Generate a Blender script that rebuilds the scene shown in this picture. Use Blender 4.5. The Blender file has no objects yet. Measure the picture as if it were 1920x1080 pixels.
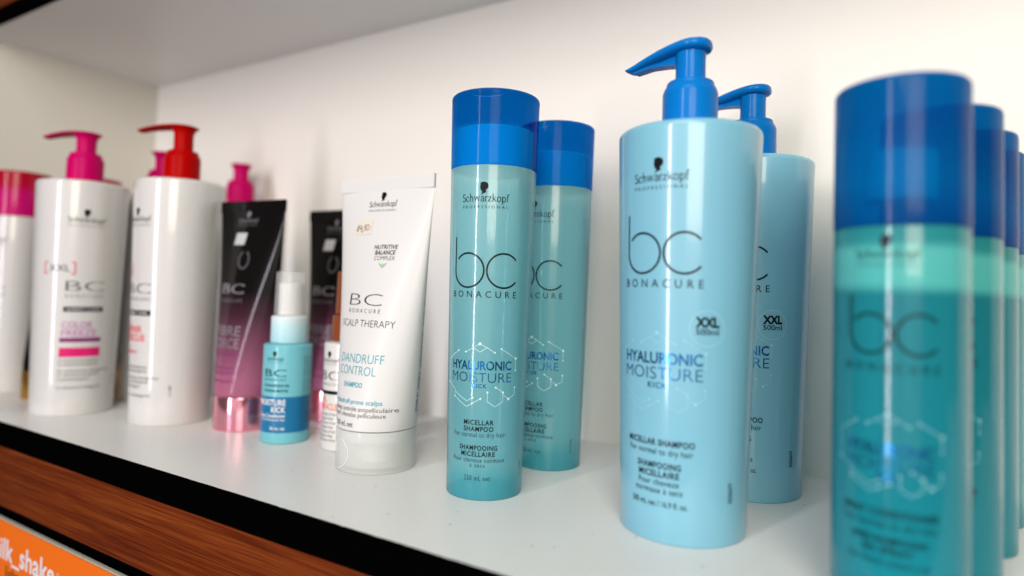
import bpy, bmesh, math, random
from mathutils import Vector, Matrix
random.seed(7)
SC = bpy.context.scene
COL = SC.collection
PI = math.pi
R = math.radians

# ------------------------------------------------------------------ camera
cam_d = bpy.data.cameras.new('camera')
cam = bpy.data.objects.new('camera', cam_d)
COL.objects.link(cam)
right = Vector((0.85475149, 0.51811519, 0.03092787))
down = Vector((0.00629157, 0.04924004, -0.99876716))
fwd = Vector((-0.51899933, 0.8538923, 0.03882823))
m = Matrix((right, -down, -fwd)).transposed().to_4x4()
m.translation = Vector((0, 0, 0.108))
cam.matrix_world = m
cam_d.sensor_width = 36
cam_d.lens = 1186.345 / 1920 * 36
cam_d.shift_y = (500.36 - 540) / 1920
cam_d.clip_start = 0.01
cam_d.clip_end = 50
cam_d.dof.use_dof = True
cam_d.dof.focus_distance = 0.344
cam_d.dof.aperture_fstop = 2.9
SC.camera = cam

# ------------------------------------------------------------------ world: a dim room in front of the shelf, with one brighter side
W = bpy.data.worlds.new('World')
SC.world = W
W.use_nodes = True
nt = W.node_tree
N, L = nt.nodes, nt.links
bg = N['Background']
tc = N.new('ShaderNodeTexCoord')
sx = N.new('ShaderNodeSeparateXYZ')
L.new(tc.outputs['Generated'], sx.inputs[0])
at = N.new('ShaderNodeMath'); at.operation = 'ARCTAN2'
L.new(sx.outputs[1], at.inputs[0]); L.new(sx.outputs[0], at.inputs[1])
mr = N.new('ShaderNodeMapRange')
mr.inputs[1].default_value = -PI; mr.inputs[2].default_value = PI
L.new(at.outputs[0], mr.inputs[0])
cr = N.new('ShaderNodeValToRGB')
L.new(mr.outputs[0], cr.inputs[0])
def az(d): return (d + 180) / 360
e = cr.color_ramp.elements
e[0].position = 0.0; e[0].color = (.20, .20, .21, 1)
e[1].position = 1.0; e[1].color = (.20, .20, .21, 1)
for d, c in ((-150, (.22, .21, .19)), (-118, (.22, .21, .20)), (-104, (.24, .24, .26)), (-98, (.42, .46, .54)), (-80, (.36, .40, .46)),
             (-62, (.34, .36, .37)), (-49, (.46, .46, .44)), (-44, (.26, .25, .22)), (-10, (.30, .26, .21)), (20, (.20, .19, .17))):
    x = e.new(az(d)); x.color = (*c, 1)
ez = N.new('ShaderNodeMapRange')
ez.inputs[1].default_value = -0.5; ez.inputs[2].default_value = 0.0
ez.inputs[3].default_value = 0.45; ez.inputs[4].default_value = 1.0
L.new(sx.outputs[2], ez.inputs[0])
mx = N.new('ShaderNodeMix'); mx.data_type = 'RGBA'; mx.blend_type = 'MULTIPLY'; mx.inputs[0].default_value = 1
L.new(cr.outputs[0], mx.inputs[6]); L.new(ez.outputs[0], mx.inputs[7])
L.new(mx.outputs[2], bg.inputs[0])
bg.inputs[1].default_value = 0.17

# ------------------------------------------------------------------ lamps
def area(name, loc, tgt, w, h, power, color):
    d = bpy.data.lights.new(name, 'AREA'); d.shape = 'RECTANGLE'; d.size = w; d.size_y = h
    d.energy = power; d.color = color
    o = bpy.data.objects.new(name, d); COL.objects.link(o); o.location = loc
    o.rotation_euler = (Vector(tgt) - Vector(loc)).to_track_quat('-Z', 'Y').to_euler()
    return o
area('window_light', (-0.44, -1.15, 0.36), (-0.3, 0.3, 0.2), 0.10, 1.25, 8.8, (1.0, .93, 1.0))
area('room_light', (0.25, -0.95, 0.36), (-0.05, 0.43, 0.22), 1.10, 1.20, 2.2, (1.0, .95, .86))
area('warm_light', (0.42, -0.68, 0.48), (0.1, 0.43, 0.26), 0.50, 0.60, 6.2, (1.0, .88, .71))
area('top_fill', (0.02, -0.30, 0.80), (-0.10, 0.25, 0.0), 0.5, 0.35, 1.9, (.95, 1.0, .95))  # added overhead fill to brighten shelf and bottle fronts, not a known lamp
pl = bpy.data.lights.new('spot_lamp', 'POINT'); pl.energy = 0.10; pl.shadow_soft_size = 0.0055
plo = bpy.data.objects.new('spot_lamp', pl); COL.objects.link(plo); plo.location = (0.015, -0.06, 0.318)

SC.view_settings.view_transform = 'Standard'
SC.view_settings.look = 'None'
SC.view_settings.gamma = 1
SC.view_settings.use_curve_mapping = False
SC.view_settings.exposure = 0.62
SC.cycles.use_denoising = True
SC.cycles.max_bounces = 10
SC.cycles.transparent_max_bounces = 12
SC.cycles.sample_clamp_indirect = 4

# ------------------------------------------------------------------ materials
def new_mat(name):
    mt = bpy.data.materials.new(name); mt.use_nodes = True
    return mt, mt.node_tree.nodes, mt.node_tree.links, mt.node_tree.nodes['Principled BSDF']
def micro(mt, scale, amount, dist=.0002, rough=None):
    """a fine noise in the surface: bump, and a little unevenness of the gloss"""
    N, L = mt.node_tree.nodes, mt.node_tree.links
    p = N['Principled BSDF']
    tc = N.new('ShaderNodeTexCoord'); no = N.new('ShaderNodeTexNoise')
    no.inputs['Scale'].default_value = scale; no.inputs['Detail'].default_value = 4
    L.new(tc.outputs['Object'], no.inputs['Vector'])
    if amount:
        b = N.new('ShaderNodeBump'); b.inputs['Strength'].default_value = amount; b.inputs['Distance'].default_value = dist
        L.new(no.outputs[0], b.inputs['Height']); L.new(b.outputs[0], p.inputs['Normal'])
    if rough:
        mr = N.new('ShaderNodeMapRange'); mr.inputs[1].default_value = .3; mr.inputs[2].default_value = .7
        mr.inputs[3].default_value = rough[0]; mr.inputs[4].default_value = rough[1]
        L.new(no.outputs[0], mr.inputs[0]); L.new(mr.outputs[0], p.inputs['Roughness'])
def pm(name, base, rough=.35, metal=0, coat=0, coat_rough=.08, spec=.3, noise=None, ramp=None, see=0, tint=None, sss=0):
    mt, N, L, p = new_mat(name)
    p.inputs['Base Color'].default_value = (*base, 1)
    p.inputs['Roughness'].default_value = rough
    p.inputs['Metallic'].default_value = metal
    p.inputs['Coat Weight'].default_value = coat
    p.inputs['Coat Roughness'].default_value = coat_rough
    p.inputs['Specular IOR Level'].default_value = spec
    if sss:
        p.inputs['Subsurface Weight'].default_value = sss
        p.inputs['Subsurface Radius'].default_value = (.01, .012, .012)
    if ramp:                       # the colour of the thing at each height (a two-phase liquid, a printed fade)
        tc = N.new('ShaderNodeTexCoord'); s = N.new('ShaderNodeSeparateXYZ'); L.new(tc.outputs['Object'], s.inputs[0])
        mr = N.new('ShaderNodeMapRange'); mr.inputs[2].default_value = .2; L.new(s.outputs[2], mr.inputs[0])
        cr = N.new('ShaderNodeValToRGB'); L.new(mr.outputs[0], cr.inputs[0])
        el = cr.color_ramp.elements
        el[0].position = ramp[0][0] / .2; el[0].color = (*ramp[0][1], 1)
        el[1].position = ramp[-1][0] / .2; el[1].color = (*ramp[-1][1], 1)
        for z, c in ramp[1:-1]:
            q = el.new(z / .2); q.color = (*c, 1)
        L.new(cr.outputs[0], p.inputs['Base Color'])
    if noise: micro(mt, *noise)
    if see:                        # clear plastic: part of the light goes straight through, tinted
        t = N.new('ShaderNodeBsdfTransparent'); t.inputs[0].default_value = (*(tint or base), 1)
        x = N.new('ShaderNodeMixShader'); x.inputs[0].default_value = 1 - see
        L.new(t.outputs[0], x.inputs[1]); L.new(p.outputs[0], x.inputs[2])
        L.new(x.outputs[0], N['Material Output'].inputs[0])
    return mt

M = {}
M['melamine'] = pm('white_melamine', (.76, .765, .75), .32, noise=(900, .05, .0002, (.26, .40)))
def specks(mt, scale, size, keep):
    N, L = mt.node_tree.nodes, mt.node_tree.links; p = N['Principled BSDF']
    tc = N.new('ShaderNodeTexCoord'); v = N.new('ShaderNodeTexVoronoi'); v.inputs['Scale'].default_value = scale
    L.new(tc.outputs['Object'], v.inputs['Vector'])
    a = N.new('ShaderNodeMath'); a.operation = 'LESS_THAN'; a.inputs[1].default_value = size; L.new(v.outputs['Distance'], a.inputs[0])
    s = N.new('ShaderNodeSeparateColor'); L.new(v.outputs['Color'], s.inputs[0])
    k = N.new('ShaderNodeMath'); k.operation = 'LESS_THAN'; k.inputs[1].default_value = keep; L.new(s.outputs[0], k.inputs[0])
    m_ = N.new('ShaderNodeMath'); m_.operation = 'MULTIPLY'; L.new(a.outputs[0], m_.inputs[0]); L.new(k.outputs[0], m_.inputs[1])
    x = N.new('ShaderNodeMix'); x.data_type = 'RGBA'; x.inputs[6].default_value = p.inputs['Base Color'].default_value; x.inputs[7].default_value = (.28, .26, .22, 1)
    L.new(m_.outputs[0], x.inputs[0]); L.new(x.outputs[2], p.inputs['Base Color'])
specks(M['melamine'], 120, .070, .22)
M['panel'] = pm('white_panel', (.80, .79, .755), .55, noise=(700, .06, .0002))
M['darker_panel'] = pm('darker_side_panel', (.68, .67, .60), .55, noise=(700, .06, .0002))  # darker and yellower than the back panel
M['black_edge'] = pm('black_edging', (.0008, .0008, .0008), .9, spec=.0, noise=(1500, .3, .0003))
M['ink'] = pm('black_ink', (.004, .006, .007), .3, spec=.15, noise=(900, .02))
M['grey_ink'] = pm('grey_ink', (.10, .11, .12), .35, noise=(900, .02))
M['teal_ink'] = pm('teal_ink', (.02, .33, .42), .4, noise=(900, .02))
M['green_ink'] = pm('green_ink', (.20, .62, .18), .4, noise=(900, .02))
M['pink_ink'] = pm('pink_ink', (.68, .012, .16), .35, noise=(900, .02))
M['red_ink'] = pm('red_ink', (.72, .03, .04), .35, noise=(900, .02))
M['purple_ink'] = pm('purple_ink', (.22, .02, .16), .35, noise=(900, .02))
M['lilac_ink'] = pm('lilac_ink', (.45, .16, .42), .35, noise=(900, .02))
M['orange_ink'] = pm('orange_ink', (.75, .16, .05), .4, noise=(900, .02))
M['white_ink'] = pm('white_ink', (.78, .80, .82), .4, noise=(900, .02))
M['silver_ink'] = pm('silver_ink', (.27, .26, .29), .35, metal=.5, noise=(900, .02))
M['foil'] = pm('blue_foil', (.02, .20, .52), .22, metal=.85, noise=(500, .25, .0004))
M['line'] = pm('pale_print', (.62, .82, .86), .35, noise=(900, .02))
M['faint_line'] = pm('faint_print', (.32, .62, .72), .35, noise=(900, .02))
M['xxl_plastic'] = pm('light_blue_plastic', (.18, .435, .57), .34, coat=.65, coat_rough=.10, noise=(300, .02, .0002, (.30, .38)))
M['pump_blue'] = pm('blue_plastic', (.002, .15, .49), .22, spec=.08, coat=.08, noise=(400, .02, .0002, (.18, .26)))
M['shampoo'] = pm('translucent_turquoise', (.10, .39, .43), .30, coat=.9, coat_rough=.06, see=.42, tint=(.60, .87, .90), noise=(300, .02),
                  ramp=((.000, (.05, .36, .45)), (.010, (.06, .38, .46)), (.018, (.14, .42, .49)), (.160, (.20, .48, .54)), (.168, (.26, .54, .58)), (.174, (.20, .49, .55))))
M['cap_blue'] = pm('clear_blue_plastic', (.001, .085, .36), .07, spec=.05, coat=.10, coat_rough=.02, see=.70, tint=(.002, .42, .79), noise=(120, .03, .0003),
                  ramp=((.174, (.002, .20, .55)), (.1945, (.002, .17, .50)), (.1962, (.001, .04, .24)), (.2, (.001, .04, .24))))
M['neck_blue'] = pm('blue_neck_plastic', (.5, 1, 1), .35, noise=(300, .02))
M['two_phase'] = pm('clear_two_phase_liquid', (.03, .30, .34), .16, coat=.4, coat_rough=.05, see=.30, tint=(.25, .78, .82), noise=(200, .03),
                    ramp=((.000, (.010, .26, .34)), (.111, (.012, .215, .270)), (.1145, (.10, .51, .50)), (.1260, (.11, .53, .51)), (.1290, (.03, .29, .32)), (.1345, (.022, .27, .30))))
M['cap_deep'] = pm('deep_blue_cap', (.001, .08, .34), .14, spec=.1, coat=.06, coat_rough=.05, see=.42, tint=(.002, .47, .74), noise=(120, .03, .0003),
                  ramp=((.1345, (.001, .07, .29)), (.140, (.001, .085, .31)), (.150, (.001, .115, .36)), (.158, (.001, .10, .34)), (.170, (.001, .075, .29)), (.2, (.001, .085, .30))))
M['neck_deep'] = pm('teal_neck_plastic', (.1, 1, 1), .4, noise=(300, .02))
M['white_plastic'] = pm('white_bottle_plastic', (.61, .605, .60), .30, coat=.7, coat_rough=.08, noise=(300, .02, .0002, (.26, .34)))
M['pump_pink'] = pm('magenta_plastic', (.50, .001, .11), .30, spec=.06, noise=(400, .02, .0002, (.26, .34)))
M['pump_red'] = pm('red_plastic', (.38, .001, .001), .30, spec=.04, noise=(400, .02, .0002, (.26, .34)))
M['cap_pink'] = pm('clear_magenta_cap', (.52, .002, .055), .15, see=.25, tint=(.85, .05, .20), noise=(120, .03, .0003),
                   ramp=((.0, (.6, .003, .19)), (.185, (.60, .003, .18)), (.194, (.45, .002, .03)), (.2, (.42, .002, .025))))
M['neck_pink'] = pm('pink_neck_plastic', (.80, .03, .30), .4, noise=(300, .02))
M['tube_white'] = pm('white_tube_plastic', (.63, .63, .635), .42, coat=.1, coat_rough=.2, noise=(250, .03, .0003))
M['clear_cap'] = pm('frosted_clear_cap', (.84, .86, .85), .12, coat=.4, coat_rough=.03, see=.62, tint=(.94, .955, .95), noise=(200, .03, .0003))
M['overcap'] = pm('clear_overcap', (.80, .82, .82), .1, coat=.3, coat_rough=.03, see=.74, tint=(.95, .96, .96), noise=(200, .03, .0003))
M['tube_black'] = pm('black_to_mauve_tube', (.01, .01, .01), .30, spec=.03, coat=.32, coat_rough=.06, noise=(150, .02, .0003),
                     ramp=((.000, (.36, .12, .20)), (.036, (.31, .10, .175)), (.060, (.16, .050, .095)), (.084, (.045, .015, .026)), (.102, (.005, .004, .004)), (.2, (.004, .004, .004))))
M['pink_chrome'] = pm('pink_chrome', (.85, .36, .46), .12, metal=.92, noise=(200, .02))
M['tube_jet'] = pm('jet_black_tube', (.003, .003, .003), .22, spec=.1, coat=.1, noise=(150, .02, .0003))
M['gold'] = pm('gold_cap', (.62, .33, .05), .25, metal=.9, noise=(200, .02))
M['spray_blue'] = pm('light_blue_spray_plastic', (.17, .52, .61), .28, coat=.3, coat_rough=.1, see=.12, tint=(.4, .8, .85), noise=(300, .02))
M['spray_band'] = pm('deep_blue_label_band', (.004, .14, .31), .3, coat=.2, noise=(300, .02))
M['spray_collar'] = pm('pale_blue_collar', (.46, .66, .72), .35, noise=(300, .02),
                       ramp=((.066, (.34, .62, .71)), (.080, (.48, .70, .76)), (.0868, (.66, .72, .73))))
M['sprayer'] = pm('white_sprayer', (.74, .74, .73), .35, noise=(300, .02))
M['orange_cap'] = pm('brown_orange_cap', (.20, .05, .014), .3, noise=(300, .02))
M['sticker'] = pm('cream_price_sticker', (.66, .60, .53), .7, noise=(900, .1))
M['white_sticker'] = pm('white_sticker', (.46, .46, .47), .6, noise=(900, .1))
M['card_edge'] = pm('card_edge', (.42, .43, .36), .6, noise=(900, .1))
M['orange_card'] = pm('orange_card', (.80, .155, .008), .5, noise=(900, .05))
M['card_text'] = pm('dark_orange_print', (.20, .045, .004), .5, noise=(900, .05))
M['card_white'] = pm('card_white_print', (.72, .72, .74), .5, noise=(900, .05))

def wood():
    mt, N, L, p = new_mat('red_brown_wood'); p.inputs['Specular IOR Level'].default_value = .2
    tc = N.new('ShaderNodeTexCoord')
    mp = N.new('ShaderNodeMapping'); mp.inputs['Scale'].default_value = (4, 4, 120); mp.inputs['Rotation'].default_value = (0, R(1.5), 0)
    L.new(tc.outputs['Object'], mp.inputs[0])
    n1 = N.new('ShaderNodeTexNoise'); n1.inputs['Scale'].default_value = 1; n1.inputs['Detail'].default_value = 5; n1.inputs['Roughness'].default_value = .6; n1.inputs['Distortion'].default_value = .6
    L.new(mp.outputs[0], n1.inputs[0])
    mp2 = N.new('ShaderNodeMapping'); mp2.inputs['Scale'].default_value = (22, 22, 2200); mp2.inputs['Rotation'].default_value = (0, R(2.2), 0)
    L.new(tc.outputs['Object'], mp2.inputs[0])
    n2 = N.new('ShaderNodeTexNoise'); n2.inputs['Scale'].default_value = 1; n2.inputs['Detail'].default_value = 6
    L.new(mp2.outputs[0], n2.inputs[0])
    ad = N.new('ShaderNodeMix'); ad.data_type = 'FLOAT'; ad.inputs[0].default_value = .62
    L.new(n1.outputs[0], ad.inputs[2]); L.new(n2.outputs[0], ad.inputs[3])
    cr = N.new('ShaderNodeValToRGB'); L.new(ad.outputs[0], cr.inputs[0])
    el = cr.color_ramp.elements
    el[0].position = .30; el[0].color = (.035, .005, .001, 1)
    el[1].position = .68; el[1].color = (.235, .060, .011, 1)
    q = el.new(.45); q.color = (.10, .015, .002, 1)
    q = el.new(.54); q.color = (.15, .027, .004, 1)
    L.new(cr.outputs[0], p.inputs['Base Color'])
    b = N.new('ShaderNodeBump'); b.inputs['Strength'].default_value = .25; b.inputs['Distance'].default_value = .0004
    L.new(ad.outputs[0], b.inputs['Height']); L.new(b.outputs[0], p.inputs['Normal'])
    p.inputs['Roughness'].default_value = .42
    return mt
M['wood'] = wood()

# ------------------------------------------------------------------ mesh helpers
class MB:
    def __init__(s): s.v = []; s.f = []; s.mi = []; s.mats = []
    def slot(s, m):
        if m not in s.mats: s.mats.append(m)
        return s.mats.index(m)
    def add(s, vs, fs, m):
        o = len(s.v); k = s.slot(m)
        s.v += [tuple(p) for p in vs]
        for f in fs: s.f.append(tuple(i + o for i in f)); s.mi.append(k)
    def lathe(s, prof, m, seg=96, top=True, bot=True):
        vs, fs = [], []
        for r, z in prof:
            for i in range(seg):
                a = 2 * PI * i / seg; vs.append((r * math.cos(a), r * math.sin(a), z))
        for j in range(len(prof) - 1):
            for i in range(seg):
                k = (i + 1) % seg
                fs.append((j * seg + i, j * seg + k, (j + 1) * seg + k, (j + 1) * seg + i))
        if bot: fs.append(tuple(range(seg - 1, -1, -1)))
        if top: fs.append(tuple((len(prof) - 1) * seg + i for i in range(seg)))
        s.add(vs, fs, m)
    def loft(s, rings, m, cap0=True, cap1=True):
        n = len(rings[0]); vs = [p for r in rings for p in r]; fs = []
        for j in range(len(rings) - 1):
            for i in range(n):
                k = (i + 1) % n
                fs.append((j * n + i, j * n + k, (j + 1) * n + k, (j + 1) * n + i))
        if cap0: fs.append(tuple(range(n - 1, -1, -1)))
        if cap1: fs.append(tuple((len(rings) - 1) * n + i for i in range(n)))
        s.add(vs, fs, m)
    def box(s, x0, x1, y0, y1, z0, z1, m, bevel=0):
        bm = bmesh.new(); bmesh.ops.create_cube(bm, size=1)
        for v in bm.verts:
            v.co = Vector(((x0 + x1) / 2 + v.co.x * (x1 - x0), (y0 + y1) / 2 + v.co.y * (y1 - y0), (z0 + z1) / 2 + v.co.z * (z1 - z0)))
        if bevel: bmesh.ops.bevel(bm, geom=bm.edges[:], offset=bevel, segments=2, affect='EDGES')
        bm.verts.index_update()
        s.add([v.co[:] for v in bm.verts], [[v.index for v in f.verts] for f in bm.faces], m)
        bm.free()
    def build(s, name, parent=None, sharp=38, loc=(0, 0, 0)):
        me = bpy.data.meshes.new(name); me.from_pydata(s.v, [], s.f)
        for k in s.mats: me.materials.append(M[k])
        me.polygons.foreach_set('material_index', s.mi)
        me.polygons.foreach_set('use_smooth', [True] * len(s.f))
        me.update(); me.set_sharp_from_angle(angle=R(sharp))
        o = bpy.data.objects.new(name, me); COL.objects.link(o); o.location = loc
        if parent: o.parent = parent
        return o

def fillet(pts, n=5):
    """pts: (r, z, fillet radius); a rounded lathe profile"""
    out = []
    for i, p in enumerate(pts):
        if i in (0, len(pts) - 1) or p[2] <= 0: out.append((p[0], p[1])); continue
        P = Vector(p[:2]); A = (Vector(pts[i - 1][:2]) - P); B = (Vector(pts[i + 1][:2]) - P)
        t = min(p[2], A.length * .49, B.length * .49)
        a = P + A.normalized() * t; b = P + B.normalized() * t
        for k in range(n + 1):
            u = k / n
            q = a * (1 - u) ** 2 + P * 2 * u * (1 - u) + b * u * u
            out.append((q.x, q.y))
    return out

# ------------------------------------------------------------------ printing: letters, strokes and marks wrapped on a surface
def cyl_map(rfun, center=-90.0):
    c = R(center)
    def f(u, z, off):
        r = rfun(z); t = c + u / r
        return ((r + off) * math.cos(t), (r + off) * math.sin(t), z)
    return f
_cache = {}
def text_geo(s, spacing=1.0, bold=0.0):
    k = (s, spacing, bold)
    if k in _cache: return _cache[k]
    c = bpy.data.curves.new('tmp_text', 'FONT'); c.body = s; c.size = 1; c.align_x = 'LEFT'
    c.space_character = spacing; c.offset = bold; c.resolution_u = 3
    o = bpy.data.objects.new('tmp_text', c); COL.objects.link(o)
    me = bpy.data.meshes.new_from_object(o)
    vs = [v.co[:2] for v in me.vertices]; fs = [tuple(p.vertices) for p in me.polygons]
    bpy.data.objects.remove(o); bpy.data.curves.remove(c); bpy.data.meshes.remove(me)
    x0 = min((v[0] for v in vs), default=0); x1 = max((v[0] for v in vs), default=1)
    _cache[k] = (vs, fs, x0, x1)
    return _cache[k]
_H = text_geo('H'); CAP = max(v[1] for v in _H[0])
def text(mb, s, u, z, cap, mp, m, width=None, align='C', spacing=1.0, bold=0.0, vertical=False, off=.00016, slant=0.0):
    vs, fs, x0, x1 = text_geo(s, spacing, bold)
    sy = cap / CAP; sxx = (width / (x1 - x0)) if width else sy
    w = (x1 - x0) * sxx
    sh = {'C': -w / 2, 'L': 0, 'R': -w}[align]
    out = []
    for x, y in vs:
        a = (x - x0) * sxx + sh + slant * y * sy; b = y * sy
        out.append(mp(u - b, z + a, off) if vertical else mp(u + a, z + b, off))
    mb.add(out, fs, m)
def stroke(mb, pts, w, mp, m, off=.00016, closed=False, step=.0009, caps=True):
    P = [Vector(p) for p in pts]
    if closed: P.append(P[0])
    Q = [P[0]]
    for a, b in zip(P, P[1:]):
        n = max(1, int((b - a).length / step))
        for k in range(1, n + 1): Q.append(a.lerp(b, k / n))
    vs = []
    for i, q in enumerate(Q):
        a = Q[max(0, i - 1)]; b = Q[min(len(Q) - 1, i + 1)]
        if closed and i in (0, len(Q) - 1): a, b = Q[-2], Q[1]
        d = (b - a).normalized(); nn = Vector((-d.y, d.x)) * (w / 2)
        vs += [q + nn, q - nn]
    fs = [(2 * i, 2 * i + 1, 2 * i + 3, 2 * i + 2) for i in range(len(Q) - 1)]
    if caps and not closed:
        for q, o2 in ((Q[0], Q[1]), (Q[-1], Q[-2])):
            d = (q - o2).normalized(); a0 = math.atan2(d.y, d.x); b0 = len(vs)
            for k in range(7):
                t = a0 - PI / 2 + PI * k / 6; vs.append(q + Vector((math.cos(t), math.sin(t))) * (w / 2))
            fs.append(tuple(range(b0, b0 + 7)))
    mb.add([mp(v[0], v[1], off) for v in vs], fs, m)
def dot(mb, u, z, r, mp, m, off=.00022):
    mb.add([mp(u + r * math.cos(2 * PI * k / 14), z + r * math.sin(2 * PI * k / 14), off) for k in range(14)], [tuple(range(14))], m)
def patch(mb, u0, u1, z0, z1, mp, m, off=.00012, n=14, nz=6, skew=0.0):
    vs = [mp(u0 + (u1 - u0) * i / n + skew * j / nz, z0 + (z1 - z0) * j / nz, off) for j in range(nz + 1) for i in range(n + 1)]
    fs = [(j * (n + 1) + i, j * (n + 1) + i + 1, (j + 1) * (n + 1) + i + 1, (j + 1) * (n + 1) + i) for j in range(nz) for i in range(n)]
    mb.add(vs, fs, m)
def arc(cx, cy, r, a0, a1, n=40, ry=None):
    ry = ry or r
    return [(cx + r * math.cos(R(a0 + (a1 - a0) * k / n)), cy + ry * math.sin(R(a0 + (a1 - a0) * k / n))) for k in range(n + 1)]

# a serif alphabet just large enough for the maker's name: strokes (points, thickness) in units of the capital height
XH = .66
GL = {
 'S': (.62, [(arc(.30, .76, .21, 25, 250, 16, .20) + arc(.31, .25, .24, 85, -160, 16, .25), .105)]),
 'c': (.56, [(arc(.31, .33, .23, 42, 318, 18, .31), .095)]),
 'h': (.70, [([(.16, 0), (.16, 1.05)], .11), (arc(.36, .40, .17, 165, 0, 10, .24) + [(.53, 0)], .10), ([(.06, .02), (.26, .02)], .04), ([(.43, .02), (.63, .02)], .04), ([(.06, 1.03), (.16, 1.05)], .05)]),
 'w': (.92, [([(.10, XH), (.28, .03)], .105), ([(.28, .03), (.46, XH)], .05), ([(.46, XH), (.64, .03)], .105), ([(.64, .03), (.82, XH)], .05), ([(.02, XH), (.20, XH)], .04), ([(.38, XH), (.55, XH)], .04), ([(.74, XH), (.90, XH)], .04)]),
 'a': (.58, [(arc(.29, .46, .18, 160, 0, 10, .19) + [(.47, .06), (.54, .02)], .10), (arc(.28, .18, .18, 60, 320, 14, .17), .085)]),
 'r': (.46, [([(.15, 0), (.15, XH)], .11), (arc(.34, .42, .17, 150, 60, 8, .23), .09), ([(.05, .02), (.27, .02)], .04), ([(.05, XH - .02), (.15, XH)], .05)]),
 'z': (.54, [([(.06, XH - .03), (.48, XH - .03)], .06), ([(.46, XH - .03), (.07, .03)], .10), ([(.06, .03), (.50, .03)], .06), ([(.07, XH), (.06, XH - .16)], .04), ([(.50, 0), (.51, .16)], .04)]),
 'k': (.66, [([(.16, 0), (.16, 1.05)], .11), ([(.20, .30), (.50, XH)], .05), ([(.27, .38), (.58, .02)], .105), ([(.06, .02), (.26, .02)], .04), ([(.48, .02), (.66, .02)], .04), ([(.40, XH), (.58, XH)], .04)]),
 'o': (.64, [(arc(.32, .33, .24, 0, 360, 24, .32), .095)]),
 'p': (.68, [([(.15, -.32), (.15, XH)], .11), (arc(.35, .33, .23, 150, -150, 18, .31), .095), ([(.05, -.30), (.27, -.30)], .04), ([(.05, XH - .02), (.15, XH)], .05)]),
 'f': (.46, [([(.17, 0), (.17, .80)] + arc(.33, .80, .16, 180, 50, 8, .24), .10), ([(.04, XH - .03), (.38, XH - .03)], .05), ([(.06, .02), (.29, .02)], .04)]),
}
HEAD = [(575, 270), (590, 258), (640, 240), (700, 245), (745, 275), (762, 320), (755, 365), (735, 395), (705, 415), (703, 440), (718, 470), (700, 478),
        (650, 495), (615, 515), (588, 538), (605, 505), (625, 470), (620, 440), (600, 440), (585, 425), (588, 405), (580, 380), (568, 370), (580, 345), (578, 320), (585, 295)]
def maker_mark(mb, u, z, w, mp, m, head_h=None, small=True):
    """head in profile, the name in serif letters, the word below; z is the name's baseline, w its width"""
    tot = sum(GL[c][0] for c in 'Schwarzkopf'); k = w / tot; x = u - w / 2; ky = k * 1.02
    for c in 'Schwarzkopf':
        adv, st = GL[c]
        for pts, th in st: stroke(mb, [(x + a * k, z + b * ky) for a, b in pts], th * k * 1.12, mp, m, step=.002, caps=False)
        x += adv * k
    h = head_h or w * .27; s = h / 298
    mb.add([mp(u + (a - 660) * s - .02 * w, z + ky * .82 + (538 - b) * s, .0002) for a, b in HEAD], [tuple(range(len(HEAD)))], m)
    if small: text(mb, 'PROFESSIONAL', u, z - w * .135, w * .058, mp, m, width=w * .96, spacing=1.75)
def bc_logo(mb, u, z0, D, stem, mp, m, w):
    """round lower-case b and c; z0 the foot, D the bowl's outer diameter, stem the b's height"""
    gap = D * .035; tot = D + gap + D * .87; x = u - tot / 2; r = D / 2 - w / 2
    cx, cz = x + D / 2, z0 + D / 2
    stroke(mb, [(cx - r, z0 + stem)] + arc(cx, cz, r, 180, 360 + 137, 60), w, mp, m)
    stroke(mb, arc(cx + D + gap, cz, r, 42, 318, 60), w, mp, m)
HEXL = [[(-12.6, 76.5), (-20.8, 71.4), (-20.6, 59.3), (-14.9, 56.1), (-14.9, 55.0), (-6.8, 50.6), (-3.3, 52.6)], [(-14.9, 55.0), (-14.9, 52.4), (-6.8, 47.8), (-3.6, 49.7), (0.8, 52.3)],
        [(-8.0, 76.0), (-3.6, 78.4), (-0.2, 80.5), (3.5, 78.6), (7.6, 76.1)], [(-3.6, 78.4), (-0.2, 76.2), (3.5, 78.6)], [(11.0, 78.1), (19.8, 72.9), (19.8, 66.8)],
        [(4.3, 55.7), (4.3, 50.9), (8.4, 48.3), (12.5, 50.8), (12.5, 55.8), (8.5, 58.2)], [(12.5, 54.5), (15.7, 52.2), (19.5, 54.1), (19.5, 57.9)]]
HEXD = [(-12.6, 76.5, 1), (-8.0, 76.0, 1), (-0.2, 80.5, 1.7), (7.6, 76.1, 1), (11.0, 78.1, 1), (19.8, 72.9, 1.5), (19.8, 66.8, .9), (-20.6, 59.3, 1.1), (-14.9, 52.4, 1), (-3.3, 52.8, 1.1), (.8, 52.3, 1.1),
        (-3.6, 49.7, .9), (4.3, 55.7, 1), (8.5, 58.2, 1), (12.5, 55.6, 1.2), (15.7, 52.1, 1.5), (19.5, 57.9, 1)]
def hexes(mb, k, dz, mp, m, w=.00020, dr=.00045):
    for l in HEXL: stroke(mb, [(a * .001 * k, b * .001 * k + dz) for a, b in l], w, mp, m, off=.00012, caps=False)
    for a, b, r in HEXD: dot(mb, a * .001 * k, b * .001 * k + dz, r * dr, mp, m)
def column(mb, u0, z0, z1, mp, m, n, cap, word):
    """back-label lines that run up the bottle"""
    for k in range(n): text(mb, word, u0 + k * cap * 2.0, (z0 + z1) / 2, cap, mp, m, width=(z1 - z0) * (1 - .12 * (k % 3)), vertical=True, spacing=1.2)

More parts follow.
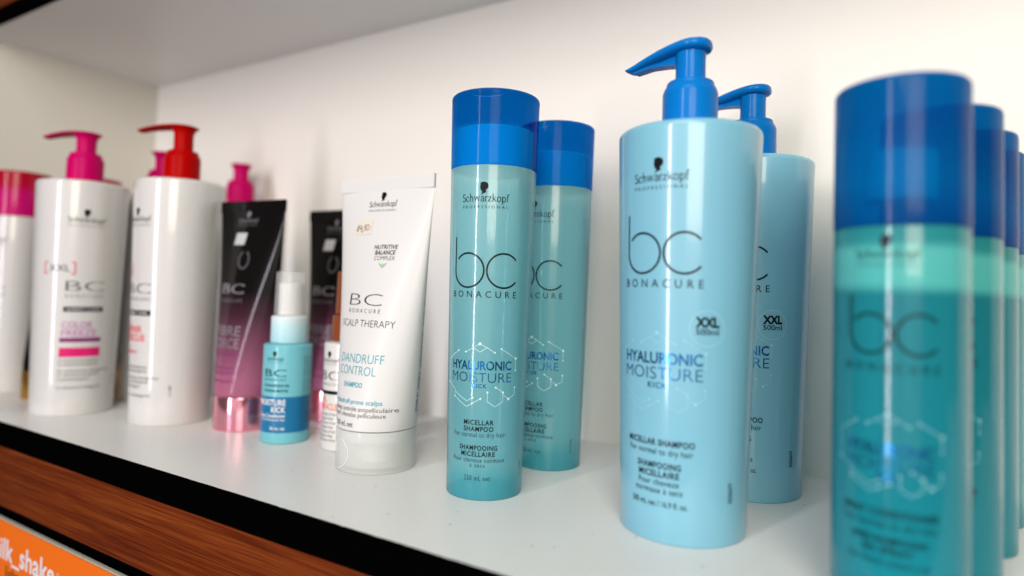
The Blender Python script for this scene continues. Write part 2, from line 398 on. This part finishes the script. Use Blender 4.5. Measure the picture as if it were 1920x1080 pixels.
# ------------------------------------------------------------------ thing helpers
def thing(name, label, cat, loc=(0, 0, 0), rot=0.0, group=None):
    o = bpy.data.objects.new(name, None); COL.objects.link(o); o.empty_display_size = .01
    o.location = loc; o.rotation_euler = (0, 0, R(rot)); o['label'] = label; o['category'] = cat
    if group: o['group'] = group
    return o
def dup(root, loc, rot, label, swap=None):
    r = root.copy(); COL.objects.link(r); r.location = loc; r.rotation_euler = (0, 0, R(rot)); r['label'] = label
    for ch in list(root.children):
        c = ch.copy(); COL.objects.link(c); c.parent = r
        if swap and ch.name.split('.')[0] in swap: c.data = swap[ch.name.split('.')[0]]
        for g in ch.children:
            d = g.copy(); COL.objects.link(d); d.parent = c
    return r

# ================================================================== the cabinet
FY, BY, X0, X1 = .2083, .434, -.787, .62
UY, UZ = .2516, .348
cab = thing('display_cabinet', 'white lined shelf bay with black edging and red brown wood fronts', 'shelf', (0, 0, 0))
b = MB(); b.box(X0, X1, FY + .0012, BY, -.0165, 0, 'melamine'); b.build('shelf_board', cab)
# edging: its upper arris is slightly chipped
b = MB(); vs, fs = [], []
n = 420
for i in range(n + 1):
    x = X0 - .05 + (X1 - X0 + .05) * i / n
    chip = -.00025 * max(0, random.gauss(-.2, 1)) if -.35 < x < .2 else 0
    vs += [(x, FY, -.0167), (x, FY, .0002 + chip), (x, FY + .0012, .0002 + chip * .5), (x, FY + .0012, -.0167)]
for i in range(n):
    for k in range(4):
        q = (k + 1) % 4; fs.append((4 * i + k, 4 * i + q, 4 * i + 4 + q, 4 * i + 4 + k))
b.add(vs, fs, 'black_edge'); b.build('edge_strip', cab)
b = MB(); b.box(X0 - .05, X1, FY + .0004, FY + .018, -.0590, -.0168, 'wood', .0004); b.build('wood_front', cab)
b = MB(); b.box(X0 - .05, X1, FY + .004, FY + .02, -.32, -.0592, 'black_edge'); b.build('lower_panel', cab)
b = MB(); b.box(X0, X1, BY, BY + .012, -.02, UZ + .09, 'panel'); b.build('back_panel', cab)
b = MB(); b.box(X0 - .018, X0, UY, BY + .012, .0, UZ + .09, 'darker_panel', .0004); b.build('side_panel', cab)
b = MB(); b.box(X0, X1, UY + .0012, BY, UZ, UZ + .0166, 'melamine'); b.build('upper_shelf', cab)
b = MB(); b.box(X0 - .05, X1, UY, UY + .0011, UZ - .0004, UZ + .0166, 'black_edge'); b.build('edge_strip', cab)
b = MB(); b.box(X0 - .05, X1, UY + .0002, UY + .018, UZ + .0168, UZ + .09, 'wood', .0004); b.build('wood_front', cab)

# ================================================================== orange card below the shelf
card = thing('shelf_card', 'orange card with white lettering fixed below the wooden shelf front', 'sign', (-.45, FY - .003, -.065))
fm = lambda u, z, off: (u, -off, z)
b = MB(); b.box(-.34, .36, .0004, .0032, -.16, 0, 'card_edge', .0003); b.build('backing_board', card)
b = MB(); b.box(-.34, .36, -.0004, .0003, -.16, -.0006, 'orange_card')
fmc = lambda u, z, off: (u, -.0004 - off, z)
text(b, 'milk_shake', -.0115, -.0255, .0136, fmc, 'card_white', width=.097, bold=.02, align='R')
text(b, '®', -.0070, -.0205, .0040, fmc, 'card_white')
text(b, 'light', -.061, -.0375, .0085, fmc, 'card_text', align='R')
b.build('printed_face', card)

# ================================================================== 250 ml turquoise shampoo bottles
r250 = lambda z: .0204 + .0033 * z / .1739
def body_profile(r0, r1, H, fb, ft):
    p = [(0.0, 0.0006, 0), (r0 - fb * 1.1, .0006, 0), (r0 - fb * .7, 0, 0), (r0, 0, fb)]
    p += [(r0 + (r1 - r0) * k / 6, H * k / 6, 0) for k in range(1, 6)]
    p += [(r1, H, ft), (r1 - ft * 2.2, H, 0)]
    return fillet(p)
g250 = 'turquoise shampoo bottles with blue caps'
s1 = thing('shampoo_bottle', 'turquoise shampoo bottle with clear blue cap, in front beside the white tube', 'bottle', (-.1915, .2926, 0), 22.5, g250)
mp = cyl_map(r250)
b = MB()
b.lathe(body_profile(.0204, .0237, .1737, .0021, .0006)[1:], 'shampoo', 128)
maker_mark(b, 0, .1542, .0262, mp, 'ink')
bc_logo(b, .0002, .1091, .0187, .0265, mp, 'ink', .0009)
text(b, 'BONACURE', .0001, .1044, .0033, mp, 'ink', width=.0372, spacing=1.7)
text(b, 'HYALURONIC', -.0002, .0671, .0044, mp, 'foil', width=.0344, bold=.022)
text(b, 'MOISTURE', -.0002, .0606, .0050, mp, 'foil', width=.0346, bold=-.012)
text(b, 'KICK', .0, .0578, .0020, mp, 'foil', width=.0077, bold=.02, spacing=1.2)
hexes(b, 1, 0, mp, 'line')
for s, z, c, w, k in (('MICELLAR', .0388, .0024, .0160, .02), ('SHAMPOO', .0355, .0024, .0158, .02), ('For normal to dry hair', .0325, .0024, .0287, -.005), ('SHAMPOOING', .0258, .0024, .0205, .02),
                      ('MICELLAIRE', .0226, .0024, .0182, .02), ('Pour cheveux normaux', .0196, .0024, .0287, -.005), ('à secs', .0171, .0022, .0080, -.005), ('250 mL net', .0103, .0026, .0138, -.005)):
    text(b, s, .0, z, c, mp, 'ink', width=w, bold=k, spacing=1.15)
text(b, '2310986', .0270, .0145, .0013, mp, 'ink', vertical=True, width=.0085, spacing=1.2)
column(b, .0365, .020, .155, mp, 'grey_ink', 6, .0011, 'DIRECTIONS APPLY TO WET HAIR MASSAGE AND RINSE')
b.build('body', s1)
b = MB(); rc = lambda z: r250(z)
b.lathe(fillet([(rc(.174) - .0012, .1739, 0), (rc(.174), .1739, .0004), (rc(.19), .190, 0), (rc(.2100), .2100, .0003), (rc(.2102) - .0005, .2103, 0), (rc(.2106) - .0005, .2106, 0), (rc(.2108), .2109, .0003), (rc(.214), .2139, .0016), (.010, .2143, 0)]), 'cap_blue', 128, True, True)
stroke(b, arc(0, .2112, .0085, 190, 350, 24, .0022), .00022, cyl_map(rc), 'pump_blue', off=.00005)
cap = b.build('cap', s1)
b = MB(); b.lathe(fillet([(.0, .1742, 0), (.0212, .1742, 0), (.0214, .1955, .0008), (.006, .1958, 0)])[1:], 'neck_blue', 64); b.build('neck', cap)
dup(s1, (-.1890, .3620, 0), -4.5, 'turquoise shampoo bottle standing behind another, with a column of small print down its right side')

# ================================================================== 500 ml light blue pump bottles
rx = lambda z: .0286 + .0050 * z / .1865
def pump_head(mb, m, style):
    rings = []
    if style == 'dip':
        ss = [(-.0098, .0022, -.0012, .0036), (-.0090, .0050, -.0004, .0050), (-.0070, .0078, 0, .0060), (-.0035, .0094, .0002, .0064), (0, .0098, .0001, .0064), (.004, .0096, -.0003, .0062), (.009, .0090, -.0010, .0058),
              (.015, .0079, -.0020, .0056), (.020, .0067, -.0031, .0046), (.025, .0056, -.0043, .0042), (.029, .0049, -.0055, .0038), (.0325, .0044, -.0066, .0028), (.0345, .0042, -.0073, .0012)]
    else:
        ss = [(-.0100, .0030, -.0012, .0016), (-.0085, .0070, -.0007, .0024), (-.005, .0094, -.0004, .0028), (0, .0102, 0, .0030), (.006, .0098, .0003, .0030), (.013, .0086, .0005, .0028),
              (.021, .0070, .0004, .0028), (.029, .0056, -.0001, .0028), (.036, .0046, -.0010, .0027), (.0405, .0040, -.0019, .0026), (.0412, .0034, -.0021, .0020)]
    for x, w, zt, th in ss:
        ring = []
        for k in range(20):
            a = 2 * PI * k / 20; c, s_ = math.cos(a), math.sin(a); n = 2.6
            yy = math.copysign(abs(c) ** (2 / n), c) * w; zz = math.copysign(abs(s_) ** (2 / n), s_) * th / 2
            ring.append((x, yy, zt - th / 2 + zz))
        rings.append(ring)
    mb.loft(rings, m)
def pump(parent, m, ztop, az_, style, z0=.1866, s=1.0, groove=True):
    b = MB()
    b.lathe(fillet([(.0131, z0, 0), (.0131, z0 + .0200, .0016), (.0118, z0 + .0228, .0003), (.0114, z0 + .0230, .0002), (.0112, z0 + .0252, .0012), (.006, z0 + .0255, 0)]), m, 64)
    b.build('pump_collar', parent)
    b = MB(); prof = [(.0073, z0 + .0256, 0), (.0071, z0 + .030, 0), (.0071, ztop - .0080, 0)]
    prof += [(.0073, ztop - .0066, .001), (.0073, ztop - .0060, 0)] if style == 'dip' else [(.0076, ztop - .0055, .002), (.0094, ztop - .0026, 0)]
    b.lathe(fillet(prof), m, 48); b.build('pump_stem', parent)
    b = MB(); pump_head(b, m, style)
    if style == 'dip':      # the spout's channel under the plate
        b.loft([[(x, y * w, zz + (z - .5) * t) for y, z in ((-1, 0), (1, 0), (1, 1), (-1, 1))] for x, w, zz, t in ((.0060, .0040, -.0078, .006), (.0130, .0034, -.0078, .004), (.0210, .0030, -.0078, .003), (.0300, .0028, -.0092, .002))], m)
    h = b.build('pump_head', parent); h.location = (0, 0, ztop); h.rotation_euler = (0, 0, R(az_))
    return h
gx = 'light blue pump bottles'
x1 = thing('pump_bottle', 'large light blue pump bottle with blue pump, nearer of the two, lit bright', 'bottle', (-.0863, .3039, 0), -6.5, gx)
mp = cyl_map(rx)
b = MB(); b.lathe(body_profile(.0286, .0336, .1865, .0026, .0034)[1:], 'xxl_plastic', 128)
maker_mark(b, 0, .1590, .0268, mp, 'ink')
bc_logo(b, .0004, .1176, .0190, .0266, mp, 'ink', .00095)
text(b, 'BONACURE', .0004, .1118, .0036, mp, 'ink', width=.0385, spacing=1.7)
text(b, 'HYALURONIC', .0006, .0783, .0048, mp, 'foil', width=.0380, bold=.022)
text(b, 'MOISTURE', .0006, .0714, .0054, mp, 'foil', width=.0382, bold=-.010)
text(b, 'KICK', .0, .0676, .0024, mp, 'foil', width=.0090, bold=.02, spacing=1.2)
hexes(b, 1.06, .0065, mp, 'faint_line', .00016, .00040)
text(b, 'XXL', .0215, .0952, .0040, mp, 'ink', width=.0105, bold=.05)
text(b, '500ml', .0215, .0918, .0026, mp, 'ink', width=.0100, bold=.01)
stroke(b, arc(.0215, .0945, .0077, 0, 360, 48)[:-1], .00022, mp, 'faint_line', closed=True)
for s, z, c, w, k in (('MICELLAR SHAMPOO', .0425, .0026, .0320, .025), ('For normal to dry hair', .0386, .0026, .0305, .005), ('SHAMPOOING', .0325, .0026, .0205, .025), ('MICELLAIRE', .0288, .0026, .0190, .025),
                      ('Pour cheveux', .0252, .0026, .0190, .005), ('normaux à secs', .0217, .0026, .0220, .005), ('500 mL net / 16.9 fl. oz.', .0160, .0025, .0262, .012)):
    text(b, s, .0006, z, c, mp, 'ink', width=w, bold=k, spacing=1.1)
text(b, '2325677', .0345, .0232, .0020, mp, 'ink', vertical=True, width=.0090, bold=.02)
b.build('body', x1)
hx = pump(x1, 'pump_blue', .2322, 170 + 6.5, 'dip')
x2 = dup(x1, (-.0725, .3860, 0), -7.0, 'large light blue pump bottle in the shade behind the bright one, its 500ml mark plain')

# ================================================================== blue conditioner sprays, a row running back at the right
gs = 'row of blue capped conditioner bottles'
c1 = thing('conditioner_bottle', 'blurred teal conditioner bottle nearest the camera, first of its row', 'bottle', (.0010, .2680, 0), -8.0, gs)
rcb = lambda z: .0213
mp = cyl_map(rcb)
b = MB(); b.lathe(body_profile(.0213, .0213, .1343, .0016, .0006)[1:], 'two_phase', 96)
maker_mark(b, -.0008, .1232, .0200, mp, 'ink')
bc_logo(b, .0005, .0905, .0143, .0200, mp, 'ink', .00085)
text(b, 'BONACURE', .0005, .0850, .0028, mp, 'ink', width=.0290, spacing=1.7)
text(b, 'HYALURONIC', .0, .0574, .0038, mp, 'foil', width=.0270, bold=.022)
text(b, 'MOISTURE', .0, .0520, .0042, mp, 'foil', width=.0270, bold=-.010)
text(b, 'KICK', .0, .0490, .0020, mp, 'foil', width=.0064, bold=.02)
hexes(b, .80, .0065, mp, 'faint_line', .00016, .00035)
for s, z, c, w, k in (('SPRAY CONDITIONER', .0372, .0024, .0300, .02), ('For normal to dry hair', .0335, .0024, .0290, 0), ('APRÈS-SHAMPOOING', .0285, .0022, .0230, .02), ('EN SPRAY', .0252, .0022, .0150, .02),
                      ('Pour cheveux normaux à secs', .0215, .0022, .0250, 0), ('200 mL net', .0130, .0024, .0140, 0)):
    text(b, s, .0, z, c, mp, 'ink', width=w, bold=k, spacing=1.1)
b.build('body', c1)
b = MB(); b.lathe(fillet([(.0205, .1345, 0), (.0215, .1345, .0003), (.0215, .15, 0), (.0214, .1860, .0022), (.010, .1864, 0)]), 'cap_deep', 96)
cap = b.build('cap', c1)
b = MB(); b.lathe(fillet([(.0, .1450, 0), (.0118, .1450, 0), (.0118, .1625, .0010), (.005, .1630, 0)])[1:], 'neck_deep', 64); b.build('neck', cap)
for x, y, lb in ((.0150, .3150, 'dark teal conditioner bottle right behind the blurred nearest one, second in its row'),
                 (.0258, .3620, 'dark teal conditioner bottle third in its row, its foot showing on the shelf'),
                 (.0345, .4090, 'dark teal conditioner bottle at the back of its row, only a sliver showing')):
    dup(c1, (x, y, 0), -8.0 + random.uniform(-1, 1), lb)

# ================================================================== tubes standing on their caps
def tube_shape(r, H0, H1, hw, n=18, thick=.0012):
    """half-widths a(z), b(z) of a tube that is round at H0 and flat at H1"""
    def ab(z):
        t = min(1, max(0, (z - H0) / (H1 - H0))); return r + (hw - r) * (t ** .85), max(thick, r * (1 - t ** 1.15) + thick * t)
    return ab
def make_tube(name, parent, m, r, H0, H1, H2, hw, deco, foot=None):
    ab = tube_shape(r, H0, H1, hw)
    b = MB(); rings = []
    zs = [H0 + (H1 - H0) * k / 26 for k in range(27)]
    for z, sc in [(H0 - .0002, .90), (H0, .975)] + [(z, 1) for z in zs[1:]]:
        A, B = ab(max(z, H0)); rings.append([(A * sc * math.cos(2 * PI * k / 80), B * sc * math.sin(2 * PI * k / 80), z) for k in range(80)])
    b.loft(rings, m, True, True)
    b.box(-hw, hw, -.0011, .0011, H1 - .0003, H2, m, .0003)
    def edge(u, z, off):          # the right-hand side of the tube, where u runs round the flank
        A, B = ab(z); t = .30 + u / (.6 * B + .4 * A)
        nx, ny = math.cos(t) / A, math.sin(t) / B; l = math.hypot(nx, ny)
        return (A * math.cos(t) + off * nx / l, B * math.sin(t) + off * ny / l, z)
    def mp(u, z, off):
        A, B = ab(z); q = max(0, 1 - (u / A) ** 2) if abs(u) < A else 0
        x = max(-A, min(A, u)); y = -B * math.sqrt(q)
        nx, ny = x / (A * A), y / (B * B); l = math.hypot(nx, ny) or 1
        return (x + off * nx / l, y + off * ny / l, z)
    mp.edge = edge
    deco(b, mp); return b.build(name, parent), mp
wt = thing('cosmetic_tube', 'white tube with clear cap and a handwritten 14,50 price sticker', 'tube', (-.2710, .2929, 0), 0)
def deco(b, mp):
    I = 'ink'
    maker_mark(b, .0005, .1578, .0228, mp, 'ink', head_h=.0064)
    # price sticker with handwriting
    patch(b, -.0200, -.0058, .1405, .1492, mp, 'sticker', .00025, skew=.0006)
    for pts in ([(-.0184, .1427), (-.0170, .1466)], [(-.0170, .1466), (-.0172, .1424)], [(-.0152, .1466), (-.0160, .1441), (-.0136, .1443)], [(-.0139, .1458), (-.0143, .1424)], [(-.0130, .1428), (-.0134, .1417)],
                [(-.0102, .1466), (-.0117, .1464), (-.0120, .1449), (-.0108, .1449), (-.0106, .1436), (-.0122, .1429)]):
        stroke(b, pts, .00038, mp, I, off=.0004, step=.0006)
    stroke(b, arc(-.0088, .1448, .0013, 0, 360, 16, .0017)[:-1], .00036, mp, I, off=.0004, closed=True)
    for s, z, w, k in (('NUTRITIVE', .1312, .0175, .012), ('BALANCE', .1278, .0152, .018), ('COMPLEX', .1244, .0155, -.01)): text(b, s, .0082, z, .0025, mp, I, width=w, bold=k, slant=.16)
    stroke(b, [(.0050, .1225), (.0078, .1198), (.0106, .1225)], .00035, mp, 'grey_ink'); dot(b, .0078, .1217, .0008, mp, 'green_ink')
    text(b, 'BC', -.0016, .0968, .0072, mp, I, width=.0265, bold=-.022)
    text(b, 'BONACURE', -.0016, .0925, .0024, mp, 'grey_ink', width=.0255, spacing=1.7)
    text(b, 'SCALP THERAPY', .0008, .0842, .0042, mp, I, width=.0415, bold=-.014); dot(b, -.0140, .0845, .0007, mp, 'green_ink')
    text(b, 'DANDRUFF', .0010, .0632, .0052, mp, 'teal_ink', width=.0330, bold=-.008)
    text(b, 'CONTROL', -.0010, .0562, .0052, mp, 'teal_ink', width=.0290, bold=-.008)
    text(b, 'SHAMPOO', -.0014, .0492, .0028, mp, 'teal_ink', width=.0150, bold=.02)
    text(b, 'For dandruff-prone scalps', -.0010, .0398, .0027, mp, 'teal_ink', width=.0385, bold=.008)
    text(b, 'Shampooing contrôle antipelliculaire', .0002, .0358, .0026, mp, I, width=.0480, bold=-.006)
    text(b, 'pour cuirs chevelus pelliculeux', -.0010, .0325, .0026, mp, I, width=.0420, bold=-.006)
    text(b, '200 mL net', -.0050, .0268, .0030, mp, I, width=.0160, bold=-.006)
    for z0, z1 in ((.034, .046), (.048, .058), (.061, .082), (.086, .120)):
        text(b, 'AVOID EYE CONTACT'[:int((z1 - z0) * 700)], .0246 * 0, (z0 + z1) / 2, .0022, mp.edge, 'ink', vertical=True, width=z1 - z0, bold=.03)
make_tube('tube_body', wt, 'tube_white', .0243, .0245, .1682, .1765, .0382, deco)
b = MB(); b.lathe(fillet([(.0225, .0002, 0), (.0240, 0, .0016), (.0241, .012, 0), (.0244, .0238, .0006), (.0232, .0240, 0), (.0228, .0030, .001), (.002, .0030, 0)]), 'clear_cap', 96, False, False)
cmp_ = cyl_map(lambda z: .02415)
stroke(b, [p for p in arc(-.0130, .0110, .0135, -75, 75, 30, .0098)], .0003, cmp_, 'white_ink', off=.00012)
cp = b.build('cap', wt)
b = MB(); b.lathe(fillet([(.0095, .0034, 0), (.0095, .0150, .0006), (.0215, .0170, .001), (.0222, .0236, 0)]), 'tube_white', 48); b.build('nozzle', cp)

def deco_black(b, mp):
    maker_mark(b, -.0015, .1545, .0205, mp, 'silver_ink', head_h=.0060)
    patch(b, -.0125, -.0015, .1370, .1462, mp, 'white_sticker', .00025, skew=.0015)
    stroke(b, arc(.0008, .1255, .0050, 115, 425, 40, .0066), .00075, mp, 'silver_ink')
    text(b, 'BC', -.0060, .1000, .0072, mp, 'silver_ink', width=.0250, bold=.012)
    text(b, 'BONACURE', -.0060, .0935, .0026, mp, 'silver_ink', width=.0235, spacing=1.6)
    text(b, 'FIBRE', -.0050, .0690, .0070, mp, 'silver_ink', width=.0280, bold=.01)
    text(b, 'FORCE', -.0050, .0600, .0070, mp, 'silver_ink', width=.0280, bold=.01)
    for z, w in ((.0545, .028), (.0445, .034), (.0410, .032), (.0350, .026)): text(b, 'FORTIFYING SHAMPOO', -.003, z, .0020, mp, 'purple_ink', width=w)
gb = 'black and mauve tubes on chrome caps'
bt = thing('cosmetic_tube', 'glossy black tube fading to mauve on a pink chrome cap, white sticker in full view', 'tube', (-.4213, .3090, 0), 6, gb)
make_tube('tube_body', bt, 'tube_black', .0213, .0250, .1625, .1712, .0335, deco_black)
b = MB(); b.lathe(fillet([(.0190, .0000, 0), (.0212, .0, .0012), (.0213, .0246, .0010), (.0195, .0249, 0)]), 'pink_chrome', 96); b.build('cap', bt)
dup(bt, (-.3960, .3740, 0), 4, 'glossy black tube half hidden behind the white tube and small blue spray')

def deco_none(b, mp): pass
gg = 'black tubes with gold caps'
gt = thing('cosmetic_tube', 'plain black tube on a gold cap, left of the white bottle with magenta pump', 'tube', (-.6576, .2762, 0), 0, gg)
make_tube('tube_body', gt, 'tube_jet', .0185, .0250, .1560, .1640, .0285, deco_none)
b = MB(); b.lathe(fillet([(.0165, .0, 0), (.0185, .0, .0012), (.0186, .0246, .0010), (.0170, .0249, 0)]), 'gold', 80); b.build('cap', gt)
dup(gt, (-.6340, .3075, 0), 8, 'black tube with gold cap showing as a sliver between the two white pump bottles')

# ================================================================== white pump bottles
rw = lambda z: .0284 + .0042 * z / .1855
def white_pump(label, loc, rot, pm_, head_az, ztop, deco, group='white pump bottles'):
    t = thing('pump_bottle', label, 'bottle', loc, rot, group)
    b = MB(); b.lathe(body_profile(.0284, .0326, .1855, .0026, .0030)[1:], 'white_plastic', 96)
    if deco: deco(b, cyl_map(rw))
    b.build('body', t)
    pump(t, pm_, ztop, head_az - rot, 'flat', z0=.1856)
    return t
def deco_w(word1, word2, ink, bar, brk):
    def f(b, mp):
        maker_mark(b, 0, .1520, .0262, mp, 'ink')
        text(b, 'XXL', -.0170, .1130, .0050, mp, 'grey_ink', width=.0150, bold=.01)
        for s in (-1, 1):
            x = -.0170 + s * .0108; stroke(b, [(x - s * .0022, .1200), (x, .1200), (x, .1110), (x - s * .0022, .1110)], .0009, mp, brk)
        text(b, 'BC', .0012, .0978, .0078, mp, 'grey_ink', width=.0262, bold=-.008)
        text(b, 'BONACURE', .0012, .0925, .0027, mp, 'grey_ink', width=.0255, spacing=1.7)
        patch(b, -.0125, .0145, .0815, .0855, mp, 'ink'); text(b, 'EXPERT CARE', .001, .0825, .0018, mp, 'white_ink', width=.022, off=.0003)
        text(b, word1, -.0130, .0688, .0050, mp, ink, align='L', width=.0205, bold=.012)
        text(b, word2, -.0130, .0625, .0050, mp, ink, align='L', width=.0235, bold=.012)
        if bar:
            patch(b, -.0140, .0140, .0578, .0612, mp, 'purple_ink')
            patch(b, -.0140, .0140, .0462, .0535, mp, 'pink_ink')
        else: text(b, 'Shampoo', -.0130, .0535, .0030, mp, ink, align='L')
        for z, w in ((.0425, .027), (.0395, .027), (.0345, .036), (.0315, .028), (.0280, .021), (.0215, .030)): text(b, 'for coloured and damaged hair', -.0140, z, .0021, mp, 'grey_ink', align='L', width=w)
        text(b, '2188', .030, .026, .0017, mp, 'grey_ink', vertical=True, width=.008)
        column(b, .0655, .020, .150, mp, 'grey_ink', 5, .0011, 'DIRECTIONS APPLY TO WET HAIR MASSAGE AND RINSE')
    return f
white_pump('white pump bottle with magenta pump and a solid pink printed band', (-.5756, .2609, 0), 72, 'pump_pink', 199, .2290, deco_w('COLOR', 'FREEZE', 'lilac_ink', True, 'pink_ink'))
white_pump('white pump bottle with red pump and red lettering', (-.4861, .2902, 0), 0, 'pump_red', 199, .2318, deco_w('REPAIR', 'RESCUE', 'red_ink', False, 'red_ink'))
white_pump('white bottle hidden up to its magenta pump behind the red pump', (-.590, .334, 0), 30, 'pump_pink', 118, .2290, None)
white_pump('white bottle with magenta pump rising behind the black tube', (-.5670, .4000, 0), 30, 'pump_pink', 146, .2285, None)

# ================================================================== white bottles with magenta caps, far left
gp = 'white bottles with magenta caps'
p1 = thing('shampoo_bottle', 'white bottle with clear magenta cap, cut off at the left end of the shelf', 'bottle', (-.7225, .2725, 0), 20, gp)
rp = lambda z: .0208 + .0036 * z / .2065
b = MB(); b.lathe(body_profile(.0208, rp(.164), .1640, .0014, .0006)[1:], 'white_plastic', 96)
mp = cyl_map(rp); maker_mark(b, 0, .140, .024, mp, 'ink'); text(b, 'BC', 0, .090, .008, mp, 'grey_ink', width=.024)
b.build('body', p1)
b = MB(); b.lathe(fillet([(rp(.1642) - .001, .1642, 0), (rp(.1642), .1642, .0004), (rp(.185), .185, 0), (rp(.2065), .2065, .0020), (.010, .2070, 0)]), 'cap_pink', 96)
cap = b.build('cap', p1)
b = MB(); b.lathe(fillet([(.0, .1645, 0), (.0205, .1645, 0), (.0207, .1850, .0008), (.006, .1852, 0)])[1:], 'neck_pink', 48); b.build('neck', cap)
dup(p1, (-.6900, .3215, 0), 10, 'white bottle behind the magenta pump bottle, only a rim of its cap in sight')

# ================================================================== small spray bottles
sp = thing('spray_bottle', 'small light blue spray bottle with deep blue label band and clear cap', 'bottle', (-.3648, .3011, 0), 20, None)
rs = lambda z: .0163
mp = cyl_map(rs)
b = MB(); b.lathe(fillet([(.0140, .0004, 0), (.0163, 0, .0012), (.0163, .0664, .0010), (.0128, .0676, 0)]), 'spray_blue', 96)
patch(b, -.0478, .0478, .0077, .0318, mp, 'spray_band', .0001, n=96, nz=2)
maker_mark(b, 0, .0565, .0122, mp, 'ink', head_h=.0045)
text(b, 'BC', .0002, .0455, .0048, mp, 'ink', width=.0160, bold=-.004)
text(b, 'BONACURE', .0002, .0425, .0018, mp, 'ink', width=.0155, spacing=1.6)
for z, w in ((.0385, .0185), (.0350, .0175)): text(b, 'HYALURONIC MOISTURE', .001, z, .0018, mp, 'ink', width=w, bold=.01)
text(b, 'MOISTURE', .0085, .0262, .0038, mp, 'white_ink', width=.0205, align='R', bold=.012, off=.0003)
text(b, 'KICK', .0085, .0215, .0036, mp, 'white_ink', width=.0095, align='R', bold=.012, off=.0003)
text(b, 'Spray Conditioner', .0085, .0182, .0022, mp, 'white_ink', width=.0195, align='R', bold=.012, off=.0003)
text(b, 'for normal to dry hair', .0085, .0158, .0017, mp, 'white_ink', width=.0180, align='R', off=.0003)
text(b, '50 mL net', .0085, .0098, .0020, mp, 'white_ink', width=.0100, align='R', bold=.01, off=.0003)
for k in range(3): text(b, 'DIRECTIONS SPRAY ON HAIR', .0215 + .003 * k, .037, .0014, mp, 'grey_ink', vertical=True, width=.045, off=.0003)
b.build('body', sp)
b = MB(); b.lathe(fillet([(.0115, .0677, 0), (.0121, .0679, .0003), (.0121, .0858, .0010), (.0085, .0868, 0)]), 'spray_collar', 64); b.build('collar', sp)
b = MB(); b.lathe(fillet([(.0078, .0869, 0), (.0078, .1090, .0012), (.003, .1096, 0)]), 'sprayer', 48); b.build('sprayer', sp)
b = MB(); b.lathe(fillet([(.0100, .0869, 0), (.0107, .0870, .0003), (.0100, .1170, .0014), (.002, .1174, 0)]), 'overcap', 64, True, False); b.build('clear_cap', sp)

ws = thing('spray_bottle', 'small white spray bottle with brown orange cap, half hidden by the white tube', 'bottle', (-.3178, .3130, 0), 8, None)
rr = lambda z: .0163
mp = cyl_map(rr)
b = MB(); b.lathe(fillet([(.0140, .0004, 0), (.0163, 0, .0012), (.0163, .0700, .0010), (.0128, .0712, 0)]), 'white_plastic', 96)
maker_mark(b, -.003, .0580, .0150, mp, 'ink', head_h=.0050)
text(b, 'BC', -.0030, .0460, .0060, mp, 'grey_ink', width=.0180)
text(b, 'BONACURE', -.003, .0425, .0018, mp, 'grey_ink', width=.0175, spacing=1.6)
patch(b, -.0120, .0070, .0368, .0392, mp, 'ink')
text(b, 'OIL', -.0120, .0318, .0040, mp, 'orange_ink', align='L', bold=.012, width=.008); text(b, 'MIRACLE', -.0120, .0268, .0040, mp, 'orange_ink', align='L', width=.0165, bold=.012)
for k in range(7): text(b, 'for all types of hair', -.0120, .0232 - .0028 * k, .0017, mp, 'grey_ink', align='L', width=.016 - .002 * (k % 2))
b.build('body', ws)
b = MB(); b.lathe(fillet([(.0115, .0713, 0), (.0118, .0715, .0003), (.0118, .0880, .0010), (.0085, .0890, 0)]), 'orange_cap', 64); b.build('collar', ws)
b = MB(); b.lathe(fillet([(.0085, .0891, 0), (.0100, .0892, .0003), (.0094, .1180, .0014), (.002, .1184, 0)]), 'orange_cap', 64); b.build('cap', ws)
